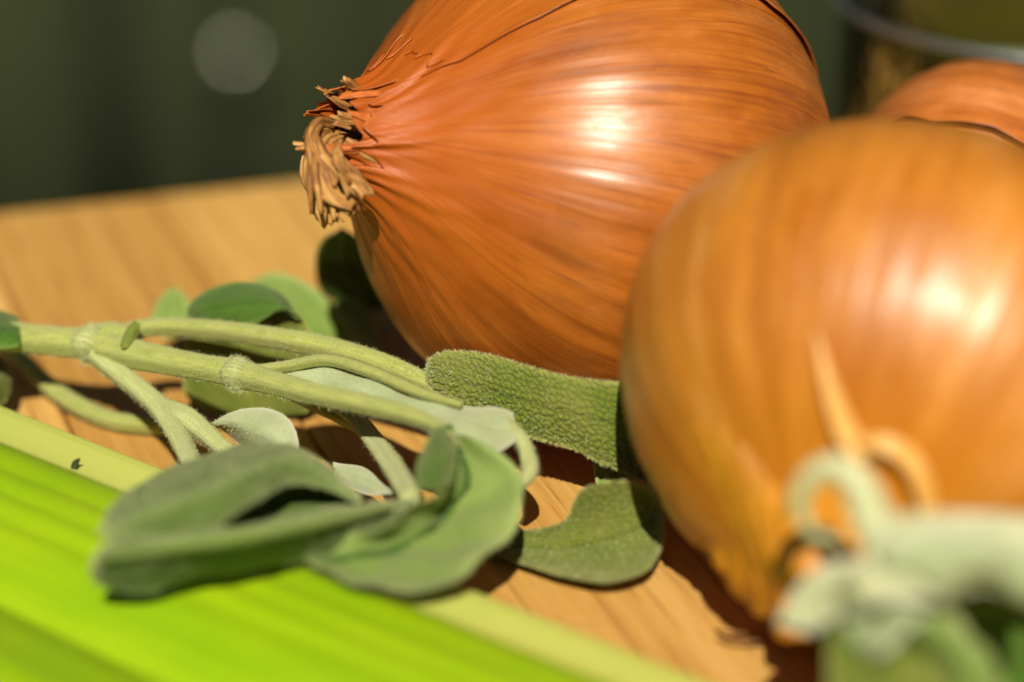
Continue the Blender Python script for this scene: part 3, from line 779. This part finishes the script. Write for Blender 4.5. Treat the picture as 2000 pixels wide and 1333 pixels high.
# the pebbled leaf leaning on the large onion
leaf(sg, [(831, 728, -28), (836, 705, -27), (860, 690, -28), (900, 685, -30), (960, 694, -34), (1030, 714, -38), (1110, 735, -41), (1180, 744, -43), (1270, 750, -44)],
     [(831, 728, -28), (850, 727, -30), (880, 738, -32), (920, 752, -34), (970, 768, -37), (1040, 790, -40), (1110, 808, -43), (1190, 828, -45), (1270, 845, -46)],
     [(831, 728, -28), (833, 745, -29), (860, 765, -31), (900, 790, -33), (960, 828, -36), (1030, 852, -39), (1110, 876, -42), (1180, 908, -44), (1270, 945, -45)],
     mode='y', mats=(M_SAGE, M_UNDER), amp=.42, cell=1.0, pebble=True, seed=9, flip=True, wave=.12, res=.14, hairs=1800, rib_w=.4)
# pale leaf back running along the lower stem
leaf(sg, [(490, 722, 18.5), (560, 713, 19.5), (632, 700, 21), (720, 722, 21), (820, 764, 20.5), (920, 793, 20.5), (1002, 806, 19.5)],
     [(490, 726, 18), (600, 738, 19), (700, 762, 19.5), (820, 800, 20), (920, 826, 20.5), (1008, 838, 19)],
     [(490, 734, 17), (600, 768, 17), (700, 795, 18), (800, 826, 19), (870, 866, 19.5), (960, 888, 18), (1006, 864, 18)],
     mats=(M_SILVER, M_SAGE), amp=.10, seed=10, wave=.45, flip=True)
stem(sg, [(470, 728, 18.4, 10), (560, 716, 20, 11), (632, 704, 21.6, 11), (720, 726, 21.8, 11), (820, 768, 21.4, 10), (900, 792, 21.2, 7)], seed=25, m=M_STEM, hairs=700, name='leaf_stalk')
# silvery curled leaf
leaf(sg, [(413, 824, 10), (450, 808, 12), (520, 797, 14), (565, 822, 14), (583, 880, 11), (570, 930, 8)], [(413, 826, 10), (470, 832, 12), (520, 848, 13), (556, 890, 11), (570, 930, 8)],
     [(413, 828, 10), (435, 842, 8), (462, 864, 7), (490, 884, 7), (530, 912, 7), (570, 930, 8)], mats=(M_SILVER, M_SAGE), amp=.05, seed=11, wave=.2, flip=True, hairs=300)
# two long leaves reaching over the celery
leaf(sg, [(194, 1042, 20), (222, 985, 20), (300, 930, 20), (400, 888, 20), (500, 866, 20), (570, 872, 20), (640, 912, 19), (702, 972, 17)],
     [(194, 1042, 20), (260, 1008, 22.5), (340, 978, 24), (420, 945, 25), (480, 915, 25), (560, 893, 24), (625, 912, 22), (702, 976, 17)],
     [(194, 1042, 20), (235, 1054, 19.5), (330, 1052, 19.5), (405, 1036, 20), (462, 1004, 21.5), (520, 966, 21.5), (575, 946, 20.5), (630, 952, 19.5), (702, 985, 17)],
     mats=(M_SAGE_SOFT, M_UNDER), thick=.2, amp=.32, cell=1.3, rimw=.9, ridge=.6, ribd=0., seed=12, wave=.2, flip=True, hairs=2600)
leaf(sg, [(440, 1010, 17), (520, 935, 18), (600, 930, 17), (700, 985, 16)], [(440, 1020, 16), (540, 985, 15), (620, 975, 14.5), (700, 990, 16)], [(440, 1030, 16), (540, 1020, 14.5), (620, 1010, 14.5), (700, 995, 16)],
     mats=(M_SAGE_SOFT, M_UNDER), amp=.08, seed=26, wave=.2, flip=True)
leaf(sg, [(180, 1105, 18), (200, 1066, 21), (330, 1050, 22), (450, 1034, 22), (600, 1004, 20.5), (720, 984, 17), (815, 975, 14)],
     [(180, 1105, 18), (212, 1084, 21.5), (330, 1070, 23), (450, 1054, 23.5), (600, 1026, 21.5), (720, 1002, 17.5), (815, 982, 14)],
     [(180, 1105, 18), (186, 1138, 14.5), (260, 1156, 13.2), (380, 1132, 13.6), (500, 1110, 14), (620, 1090, 13.2), (740, 1050, 13), (815, 986, 13.5)],
     mats=(M_SAGE_SOFT, M_UNDER), thick=.2, amp=.32, cell=1.3, rimw=.9, ridge=.35, seed=13, wave=.2, flip=True, hairs=2600)
stem(sg, [(196, 1088, 21.5, 6), (330, 1068, 23.4, 10), (450, 1052, 24, 12), (600, 1024, 22, 12), (700, 1004, 18.8, 12), (760, 992, 16.5, 8)], seed=14, hairs=600, name='midrib', m=M_UNDER)
# cupped leaf
leaf(sg, [(852, 832, 24), (888, 885, 22.5), (868, 948, 20.5), (795, 1002, 18.5), (700, 1040, 16.5), (630, 1062, 15), (596, 1090, 14)],
     [(868, 836, 22), (905, 915, 17), (872, 1000, 13.6), (790, 1066, 12.2), (690, 1098, 12.2), (596, 1090, 14)],
     [(884, 845, 22), (960, 868, 21), (1018, 930, 18), (1018, 1000, 15), (960, 1078, 13.5), (880, 1140, 13.5), (780, 1160, 13.5), (670, 1135, 13.5), (596, 1090, 14)],
     mats=(M_SAGE_DEEP, M_UNDER), thick=.2, amp=.32, cell=1.3, rimw=.9, ribd=1.0, rib_w=1.1, seed=15, wave=.7, flip=True, hairs=2600)
leaf(sg, [(815, 955, 20), (818, 890, 22.5), (856, 828, 25)], [(848, 958, 21), (854, 895, 23.5), (857, 828, 25)], [(884, 945, 20), (890, 890, 22.5), (858, 828, 25)], mats=(M_SAGE_SOFT, M_UNDER), amp=.08, seed=16, flip=True)
leaf(sg, [(650, 900, 9), (700, 912, 9), (770, 960, 10)], [(650, 915, 8.5), (710, 935, 9), (770, 962, 10)], [(650, 930, 7), (710, 965, 7), (770, 965, 10)], mats=(M_SILVER, M_SAGE), amp=.04, seed=17, flip=True)
# at the left edge of the board
leaf(sg, [(-80, 598, 17), (0, 606, 17.5), (37, 620, 17)], [(-80, 640, 18), (0, 640, 18.5), (38, 648, 17.5)], [(-80, 682, 16), (0, 682, 16), (36, 678, 16)], amp=.15, seed=18, flip=True, mats=(M_SAGE_DEEP, M_SAGE))
leaf(sg, [(-60, 690, 8), (0, 703, 8), (20, 735, 7), (14, 785, 5)], [(-60, 735, 9), (-5, 742, 9), (14, 785, 5)], [(-60, 790, 6), (-10, 800, 5), (14, 785, 5)], amp=.1, seed=19, flip=True)

# loose leaf on the board by the golden onion
lf = thing('sage_leaf', 'single cupped sage leaf lying on the board against the golden onion', 'sage leaf', Ph(1150, 1080, 0))
leaf(lf, [(930, 1062, 1), (990, 1040, 2.5), (1060, 1032, 4), (1106, 1014, 5.5), (1122, 978, 9), (1140, 954, 11.5), (1175, 943, 12.5), (1222, 940, 12.5), (1268, 956, 10), (1298, 1005, 6)],
     [(930, 1062, .8), (1000, 1068, .8), (1080, 1074, 1), (1160, 1062, 2), (1230, 1042, 3.5), (1294, 1008, 5.5)],
     [(930, 1062, 1), (980, 1088, 2), (1040, 1108, 2.6), (1120, 1130, 3.2), (1195, 1138, 3.6), (1258, 1118, 4), (1292, 1070, 4.5), (1298, 1010, 6)],
     amp=.34, cell=.8, pebble=True, thick=.2, seed=20, wave=.12, flip=True, hairs=1800, name='blade', res=.2)
stem(lf, [(1280, 1010, 4.5, 9), (1275, 950, 7, 9), (1270, 900, 9, 10)], m=M_STEM, seed=21, hairs=200, name='leaf_stalk')
leaf(lf, [(1155, 880, 7), (1158, 915, 5), (1165, 950, 4)], [(1190, 880, 7.5), (1190, 915, 5.5), (1192, 950, 4)], [(1240, 885, 7), (1240, 920, 5), (1235, 955, 4)], amp=.14, cell=.8, seed=22, flip=True, name='leaflet', res=.2)
# dark leaf behind the large onion
dl = thing('sage_leaf', 'dark sage leaf propped in the shadow behind the large onion', 'sage leaf', Py(680, 600, 36) * np.array([1, 1, 0]))
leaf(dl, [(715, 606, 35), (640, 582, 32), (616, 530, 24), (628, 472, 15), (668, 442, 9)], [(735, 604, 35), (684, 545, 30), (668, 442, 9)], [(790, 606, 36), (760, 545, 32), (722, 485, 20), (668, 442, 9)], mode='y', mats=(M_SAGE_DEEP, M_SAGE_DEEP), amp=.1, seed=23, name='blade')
stem(dl, [(700, 590, 34, 9), (720, 620, 30, 9), (750, 640, 28, 8)], mode='y', seed=24, hairs=0, name='leaf_stalk')

# second sprig, close to the lens on the right
s2 = thing('sage_sprig', 'pale sage sprig with a looped leaf in front of the golden onion', 'sage sprig', Ph(1850, 1400, 0))
Y2 = -128
stem(s2, [(2150, 1090, Y2 - 4, 58), (1980, 1068, Y2, 58), (1860, 1068, Y2, 60), (1770, 1090, Y2 - 2, 58), (1710, 1135, Y2 - 3, 50), (1690, 1190, Y2 - 3, 40)], mode='y', m=M_WHITE, seed=30, hairs=900)
stem(s2, [(1640, 1058, Y2 + 6, 8), (1586, 1040, Y2 + 5, 12), (1560, 985, Y2 + 4, 17), (1588, 928, Y2 + 3, 26), (1640, 915, Y2 + 2, 32), (1682, 958, Y2, 40), (1704, 1015, Y2 - 1, 48), (1745, 1070, Y2 - 2, 50)], mode='y', m=M_WHITE, seed=31, hairs=500, name='looped_leaf', flat=.8)
leaf(s2, [(1515, 1225, Y2 + 4), (1555, 1150, Y2 + 5), (1625, 1098, Y2 + 3), (1715, 1085, Y2)], [(1520, 1222, Y2 + 4), (1590, 1180, Y2 + 1), (1650, 1150, Y2 - 2), (1710, 1120, Y2 - 2)], [(1520, 1222, Y2 + 4), (1590, 1232, Y2 - 2), (1650, 1195, Y2 - 4), (1710, 1140, Y2 - 4)], mode='y', mats=(M_WHITE, M_UNDER), amp=.04, seed=32, flip=True)
leaf(s2, [(1680, 1130, Y2), (1625, 1220, Y2 - 2), (1620, 1330, Y2 - 6), (1630, 1480, Y2 - 12)], [(1725, 1150, Y2 - 3), (1740, 1250, Y2 - 6), (1770, 1360, Y2 - 10), (1800, 1480, Y2 - 14)], [(1790, 1140, Y2 - 3), (1850, 1230, Y2 - 4), (1900, 1340, Y2 - 8), (1950, 1480, Y2 - 12)], mode='y', mats=(M_SILVER, M_SAGE), amp=.05, seed=33, flip=True)
stem(s2, [(1760, 1120, Y2 - 5, 48), (1830, 1220, Y2 - 6, 42), (1900, 1330, Y2 - 8, 40), (1960, 1450, Y2 - 10, 40)], mode='y', m=M_STEM_PALE, seed=34, hairs=300, name='leaf_stalk')
leaf(s2, [(1840, 1180, Y2 + 8), (1900, 1130, Y2 + 9), (1990, 1120, Y2 + 9), (2090, 1130, Y2 + 9)], [(1850, 1240, Y2 + 10), (1930, 1220, Y2 + 12), (2010, 1210, Y2 + 12), (2090, 1220, Y2 + 11)], [(1870, 1400, Y2 + 12), (1930, 1420, Y2 + 12), (2010, 1420, Y2 + 12), (2090, 1400, Y2 + 12)], mode='y', mats=(M_SAGE_DEEP, M_UNDER), amp=.08, seed=35, flip=True)

leaf(s2, [(1720, 1060, Y2 - 10), (1800, 1030, Y2 - 12), (1900, 1040, Y2 - 13), (2060, 1060, Y2 - 12)], [(1730, 1110, Y2 - 13), (1820, 1100, Y2 - 16), (1910, 1110, Y2 - 16), (2060, 1120, Y2 - 14)], [(1760, 1160, Y2 - 11), (1830, 1150, Y2 - 13), (1910, 1160, Y2 - 13), (2060, 1165, Y2 - 12)], mode='y', mats=(M_SILVER, M_UNDER), amp=.06, seed=39, flip=True, wave=1.3)
leaf(s2, [(1640, 1120, Y2 - 6), (1690, 1080, Y2 - 8), (1760, 1075, Y2 - 11), (1830, 1110, Y2 - 12)], [(1640, 1150, Y2 - 8), (1700, 1130, Y2 - 11), (1760, 1120, Y2 - 14), (1840, 1140, Y2 - 14)], [(1650, 1200, Y2 - 8), (1710, 1180, Y2 - 12), (1770, 1170, Y2 - 14), (1850, 1180, Y2 - 14)], mode='y', mats=(M_WHITE, M_UNDER), amp=.06, seed=40, flip=True, wave=1.2)
leaf(s2, [(1700, 1010, Y2 - 4), (1780, 1008, Y2 - 3), (1880, 1000, Y2 - 3), (2060, 1030, Y2 - 4)], [(1690, 1060, Y2 - 7), (1780, 1050, Y2 - 8), (1880, 1045, Y2 - 8), (2060, 1070, Y2 - 8)], [(1680, 1110, Y2 - 6), (1770, 1100, Y2 - 9), (1880, 1080, Y2 - 9), (2060, 1100, Y2 - 8)], mode='y', mats=(M_WHITE, M_UNDER), amp=.06, seed=36, flip=True, wave=.9)
leaf(s2, [(1640, 1190, Y2 - 3), (1690, 1130, Y2 - 5), (1760, 1120, Y2 - 8), (1800, 1150, Y2 - 9)], [(1660, 1230, Y2 - 6), (1710, 1190, Y2 - 9), (1760, 1170, Y2 - 11), (1800, 1180, Y2 - 10)], [(1690, 1290, Y2 - 7), (1740, 1270, Y2 - 11), (1780, 1230, Y2 - 12), (1810, 1210, Y2 - 11)], mode='y', mats=(M_SILVER, M_UNDER), amp=.06, seed=37, flip=True, wave=.9)
leaf(s2, [(1780, 1200, Y2 - 9), (1840, 1290, Y2 - 10), (1870, 1400, Y2 - 12)], [(1810, 1190, Y2 - 10), (1880, 1280, Y2 - 12), (1920, 1400, Y2 - 14)], [(1850, 1190, Y2 - 8), (1920, 1270, Y2 - 10), (1980, 1400, Y2 - 12)], mode='y', mats=(M_SILVER, M_UNDER), amp=.06, seed=38, flip=True, wave=.8)

# ------------------------------------------------------------------ papery skin of the golden onion
def flap(A, Mid, B, mode, m, parent, seed, name='papery_skin', jagA=0, jagB=0):
    rs_ = np.random.RandomState(seed)
    fn = {'h': Ph, 'y': Py, 'd': Pd, 'c': lambda x, y, o_: gold.cast(x, y, o_) if o_ < 20 else Py(x, y, -o_)}[mode]
    n, nw = 60, 25
    a, mm, b = [catmull([fn(*q) for q in L], n) for L in (A, Mid, B)]
    saw = lambda k: np.interp(np.arange(n), np.linspace(0, n, 15), rs_.rand(15)) * k * np.clip(np.arange(n) / 8, 0, 1)
    a = a + (a - mm) / (np.linalg.norm(a - mm, axis=1, keepdims=True) + .3) * saw(jagA)[:, None]
    b = b + (b - mm) / (np.linalg.norm(b - mm, axis=1, keepdims=True) + .3) * saw(jagB)[:, None]
    q = np.linspace(-1, 1, nw)
    f0, f1, f2 = q * (q - 1) / 2, 1 - q * q, q * (q + 1) / 2
    G = a[:, None] * f0[None, :, None] + mm[:, None] * f1[None, :, None] + b[:, None] * f2[None, :, None]
    al = np.concatenate([[0], np.cumsum(np.linalg.norm(np.diff(mm, axis=0), axis=1))])
    wd = np.linalg.norm(a - b, axis=1)
    S = q[None] * wd[:, None] / 2
    Nn = grid_normals(G)
    G = G + Nn * (.22 * np.sin(S * 1.7 + seed + al[:, None] * .15) + .12 * np.sin(S * 4.1 + al[:, None] * .3))[..., None]
    G2 = G - Nn * .15; k = n * nw
    V = np.vstack([G.reshape(-1, 3), G2.reshape(-1, 3)]); V[:, 2] = np.maximum(V[:, 2], .2)
    F = grid_faces(n, nw) + grid_faces(n, nw, flip=True, off=k)
    for i in range(n - 1):
        F.append((i * nw, (i + 1) * nw, (i + 1) * nw + k, i * nw + k)); F.append(((i + 1) * nw + nw - 1, i * nw + nw - 1, i * nw + nw - 1 + k, (i + 1) * nw + nw - 1 + k))
    for j in range(nw - 1):
        F.append((j + 1, j, j + k, j + 1 + k)); x = (n - 1) * nw + j; F.append((x, x + 1, x + 1 + k, x + k))
    uvw = np.stack([np.repeat(al[:, None], nw, 1), S, np.full((n, nw), seed * 3.)], -1).reshape(-1, 3)
    return link(name, V, F, m, parent, attrs={'uvw': np.vstack([uvw, uvw])})
flap([(1300, 900, .5), (1318, 960, .6), (1362, 1050, .8), (1415, 1125, 90), (1475, 1200, 92)], [(1370, 830, .4), (1420, 950, .9), (1460, 1060, 1.2), (1500, 1150, 1.4), (1515, 1212, 97)],
     [(1470, 890, .5), (1520, 980, .8), (1540, 1080, 1.0), (1545, 1160, 1.2), (1560, 1215, 98)], 'c', M_PAPER, gold.t, 3, jagA=2.4, jagB=1.2)
flap([(1500, 960, .6), (1500, 1050, 1.5), (1510, 1130, 2), (1540, 1190, 100)], [(1560, 940, .5), (1560, 1060, 2.0), (1560, 1130, 2.4), (1570, 1195, 101)], [(1640, 960, .6), (1660, 1060, 1.5), (1640, 1130, 2), (1610, 1190, 101)], 'c', M_PAPER, gold.t, 4, jagA=1.0, jagB=1.5)
# peeled strip and curl on its face
ribbon('peel_edge', [gold.surf(x, y, o) for x, y, o in [(1592, 640, .9), (1606, 700, 1.2), (1628, 780, 1.5), (1655, 850, 1.6), (1690, 900, 1.8)]], [.1, .6, 1.1, 1.5, 1.4], M_PEEL, gold.t, curl=-.2, seed=301)
ribbon('peel_edge', [gold.surf(x, y, o) for x, y, o in [(1675, 865, 2), (1720, 865, 2.5), (1770, 890, 2.5), (1800, 940, 2.5), (1815, 1010, 2.5)]], [.6, 1.2, 1.4, 1.3, 1.0], M_PEEL, gold.t, curl=-.2, seed=302)
# fine shreds of skin on the board
for i, (x, y, dx, dy) in enumerate([(1395, 1228, 90, 12), (1400, 1244, 130, 22), (1430, 1236, 110, 30), (1470, 1246, 90, 24)]):
    pts = [Ph(x + dx * t, y + dy * t + 6 * math.sin(t * 5 + i), .4 + 1.4 * math.sin(t * 3.1)) for t in np.linspace(0, 1, 6)]
    o = ribbon('skin_shred', pts, [.12, .3, .35, .3, .15], M_BROWN, None, n=20, nw=3, wdir=(0, 0, 1), seed=400 + i)
    tag(o, 'thin brown thread of dry onion skin on the board below the golden onion', 'skin shred', 'threads of onion skin')

# ------------------------------------------------------------------ celery
def celery(label, p0, p1, sec, seed, ext=60, band=13.0):
    """p0, p1: ground points of the back edge; sec: section (distance towards the viewer, height)"""
    p0 = np.array(p0); p1 = np.array(p1); d = (p1 - p0); d[2] = 0; L = np.linalg.norm(d); d /= L
    nrm = np.array([d[1], -d[0], 0]);  nrm = nrm if nrm[1] < 0 else -nrm
    n = 90; ns = 120
    S = catmull([(a, b, 0) for a, b in sec], ns)[:, :2]
    G = np.zeros((n, ns, 3)); t = np.linspace(-ext, L + ext, n)
    rs_ = np.random.RandomState(seed)
    arc = np.concatenate([[0], np.cumsum(np.linalg.norm(np.diff(S, axis=0), axis=1))])
    pale = np.clip(1 - (S[:, 0] - band) / 1.6, 0, 1) * (S[:, 1] > 2) * (band > 0)
    ribs = np.where(S[:, 0] > band, 1, 0) * .36 * np.abs(np.sin((S[:, 0] - band) / 6.4 * math.pi + .8 * np.sin(S[:, 0] * .23))) ** 1.2
    for i, tt in enumerate(t):
        bow = 1.5 * math.sin(tt / 90 + seed); k = 1 + .04 * math.sin(tt / 60 + seed)
        for j in range(ns):
            G[i, j] = p0 + d * tt + nrm * (S[j, 0] * k + bow) + np.array([0, 0, max(.1, (S[j, 1] + ribs[j]) * k)])
    uvw = np.stack([np.repeat(t[:, None], ns, 1), np.repeat(arc[None], n, 0), np.full((n, ns), seed * 9.)], -1).reshape(-1, 3)
    V = G.reshape(-1, 3); F = grid_faces(n, ns)
    # underside and ends: close the section
    F += [tuple(i * ns + ns - 1 if q == 0 else 0 for q in ()) for i in ()]
    for i in range(n - 1): F.append((i * ns + ns - 1, i * ns, (i + 1) * ns, (i + 1) * ns + ns - 1))
    F.append(tuple(range(ns))[::-1]); F.append(tuple((n - 1) * ns + j for j in range(ns)))
    cx = np.array([p0[0] + d[0] * L / 2, p0[1] + d[1] * L / 2, 0])
    o = link('celery_stalk', V, F, M_CELERY, attrs={'uvw': uvw, 'cell': np.repeat(pale[None], n, 0).ravel()})
    return tag(o, label, 'celery', 'celery stalks')
pA = Ph(0, 782, 7.0); pB = Ph(1400, 1338, 7.0); pA[2] = pB[2] = 0
celery('lime green celery stalk with a pale flat edge lying beside the sage leaves', pA, pB,
       [(1.5, 0), (.3, 2), (0, 5), (.5, 7), (3, 7.9), (6, 8.4), (10, 9), (13, 9.6), (16, 10.6), (20, 11.0), (26, 10.8), (32, 9.8), (38, 8), (42, 5.5), (45, 2.5), (45.5, 0.2)], 2)
dd = (pB - pA) / np.linalg.norm(pB - pA); nn_ = np.array([dd[1], -dd[0], 0]); nn_ = nn_ if nn_[1] < 0 else -nn_
celery('darker celery stalk pressed against the outer side of the pale edged one', pA + nn_ * 46.5, pB + nn_ * 46.5,
       [(1.5, 0), (.4, 2), (0, 4), (1, 6.5), (4, 9), (9, 10.6), (15, 11.6), (22, 11), (28, 9), (33, 6), (36, 2.5), (36.5, 0.2)], 5, band=0)
# a crumb of leaf on the celery
q = [(150, 922, 11.2), (143, 918, 11.4), (146, 908, 12.2), (154, 900, 13.2), (152, 912, 12.0)]
o = ribbon('leaf_crumb', [Ph(152, 928, 8.9), Ph(145, 918, 9.6), Ph(147, 906, 10.4), Ph(156, 896, 11.2)], [.25, .5, .42, .06], M_CRUMB, None, n=14, nw=5, curl=.8, seed=77)
tag(o, 'tiny dark crumb of leaf stuck on the pale celery edge', 'leaf crumb')

# ------------------------------------------------------------------ glass jar behind, and a glint far away
def lathe(name, prof, c, m, parent, ns=96):
    th = np.linspace(0, 2 * math.pi, ns, endpoint=False)
    V = np.array([[c[0] + r * math.cos(a), c[1] + r * math.sin(a), c[2] + z] for r, z in prof for a in th])
    F = grid_faces(len(prof), ns, True)
    F.append(tuple(range(ns))[::-1]); F.append(tuple((len(prof) - 1) * ns + j for j in range(ns)))
    return link(name, V, F, m, parent)
jc = np.array([112.0, 112.0, 0.1])
jar = thing('glass_jar', 'clear glass jar part filled with olive oil behind the small onion', 'jar', jc)
lathe('glass', [(40, 0), (44, 1), (46, 4), (47, 10), (47, 30), (47, 60), (47, 120), (45.5, 121), (44.4, 120), (44.4, 60), (44.4, 12), (43, 8.5), (40, 7), (20, 6.4), (.5, 6.2)], jc, M_GLASS, jar)
RT = [(48.2 + 0.8 * math.cos(a), 40 + 0.8 * math.sin(a)) for a in np.linspace(0, 2 * math.pi, 12, endpoint=False)]  # band added to the jar to imitate the glass's curved pale glint
th_ = np.linspace(0, 2 * math.pi, 96, endpoint=False)
link('glint_band', [jc + np.array([r_ * math.cos(a), r_ * math.sin(a), z_]) for r_, z_ in RT for a in th_], [(i * 96 + j, i * 96 + (j + 1) % 96, ((i + 1) % 12) * 96 + (j + 1) % 96, ((i + 1) % 12) * 96 + j) for i in range(12) for j in range(96)], M_GLINT_BAND, jar)
lathe('oil', [(.5, 6.6), (20, 6.8), (39.5, 7.5), (42.6, 9), (44, 12.5), (44.1, 28), (44.1, 35), (43.6, 34.4), (42.6, 34), (.5, 34)], jc, M_OIL, jar)

# polished ball and cord, added so its sun glint blurs into a disc
gp = Py(462, 108, 1840)
th = np.linspace(0, 2 * math.pi, 48, endpoint=False)
V = []; nl = 24; Rb = 15.5
for i in range(nl):
    f = math.pi * (i + .5) / nl
    for a in th: V.append(gp + Rb * np.array([math.sin(f) * math.cos(a), math.sin(f) * math.sin(a), math.cos(f)]))
F = grid_faces(nl, 48, True, flip=True); F.append(tuple(range(48))); F.append(tuple((nl - 1) * 48 + j for j in range(48))[::-1])
ball = thing('glint_ball', 'added ball whose sun glint blurs to a pale disc before the dark green curtain', 'glint ball', gp)
link('ball', V, F, M_GLINT_BALL, ball)
link('cord', [gp + np.array([x, y, z]) for z in (Rb - 1, 1150) for x, y in ((-.8, -.8), (.8, -.8), (.8, .8), (-.8, .8))], [(0, 1, 5, 4), (1, 2, 6, 5), (2, 3, 7, 6), (3, 0, 4, 7)], M_CURTAIN, ball)

for o in scene.objects:
    if '_org' in o: del o['_org']
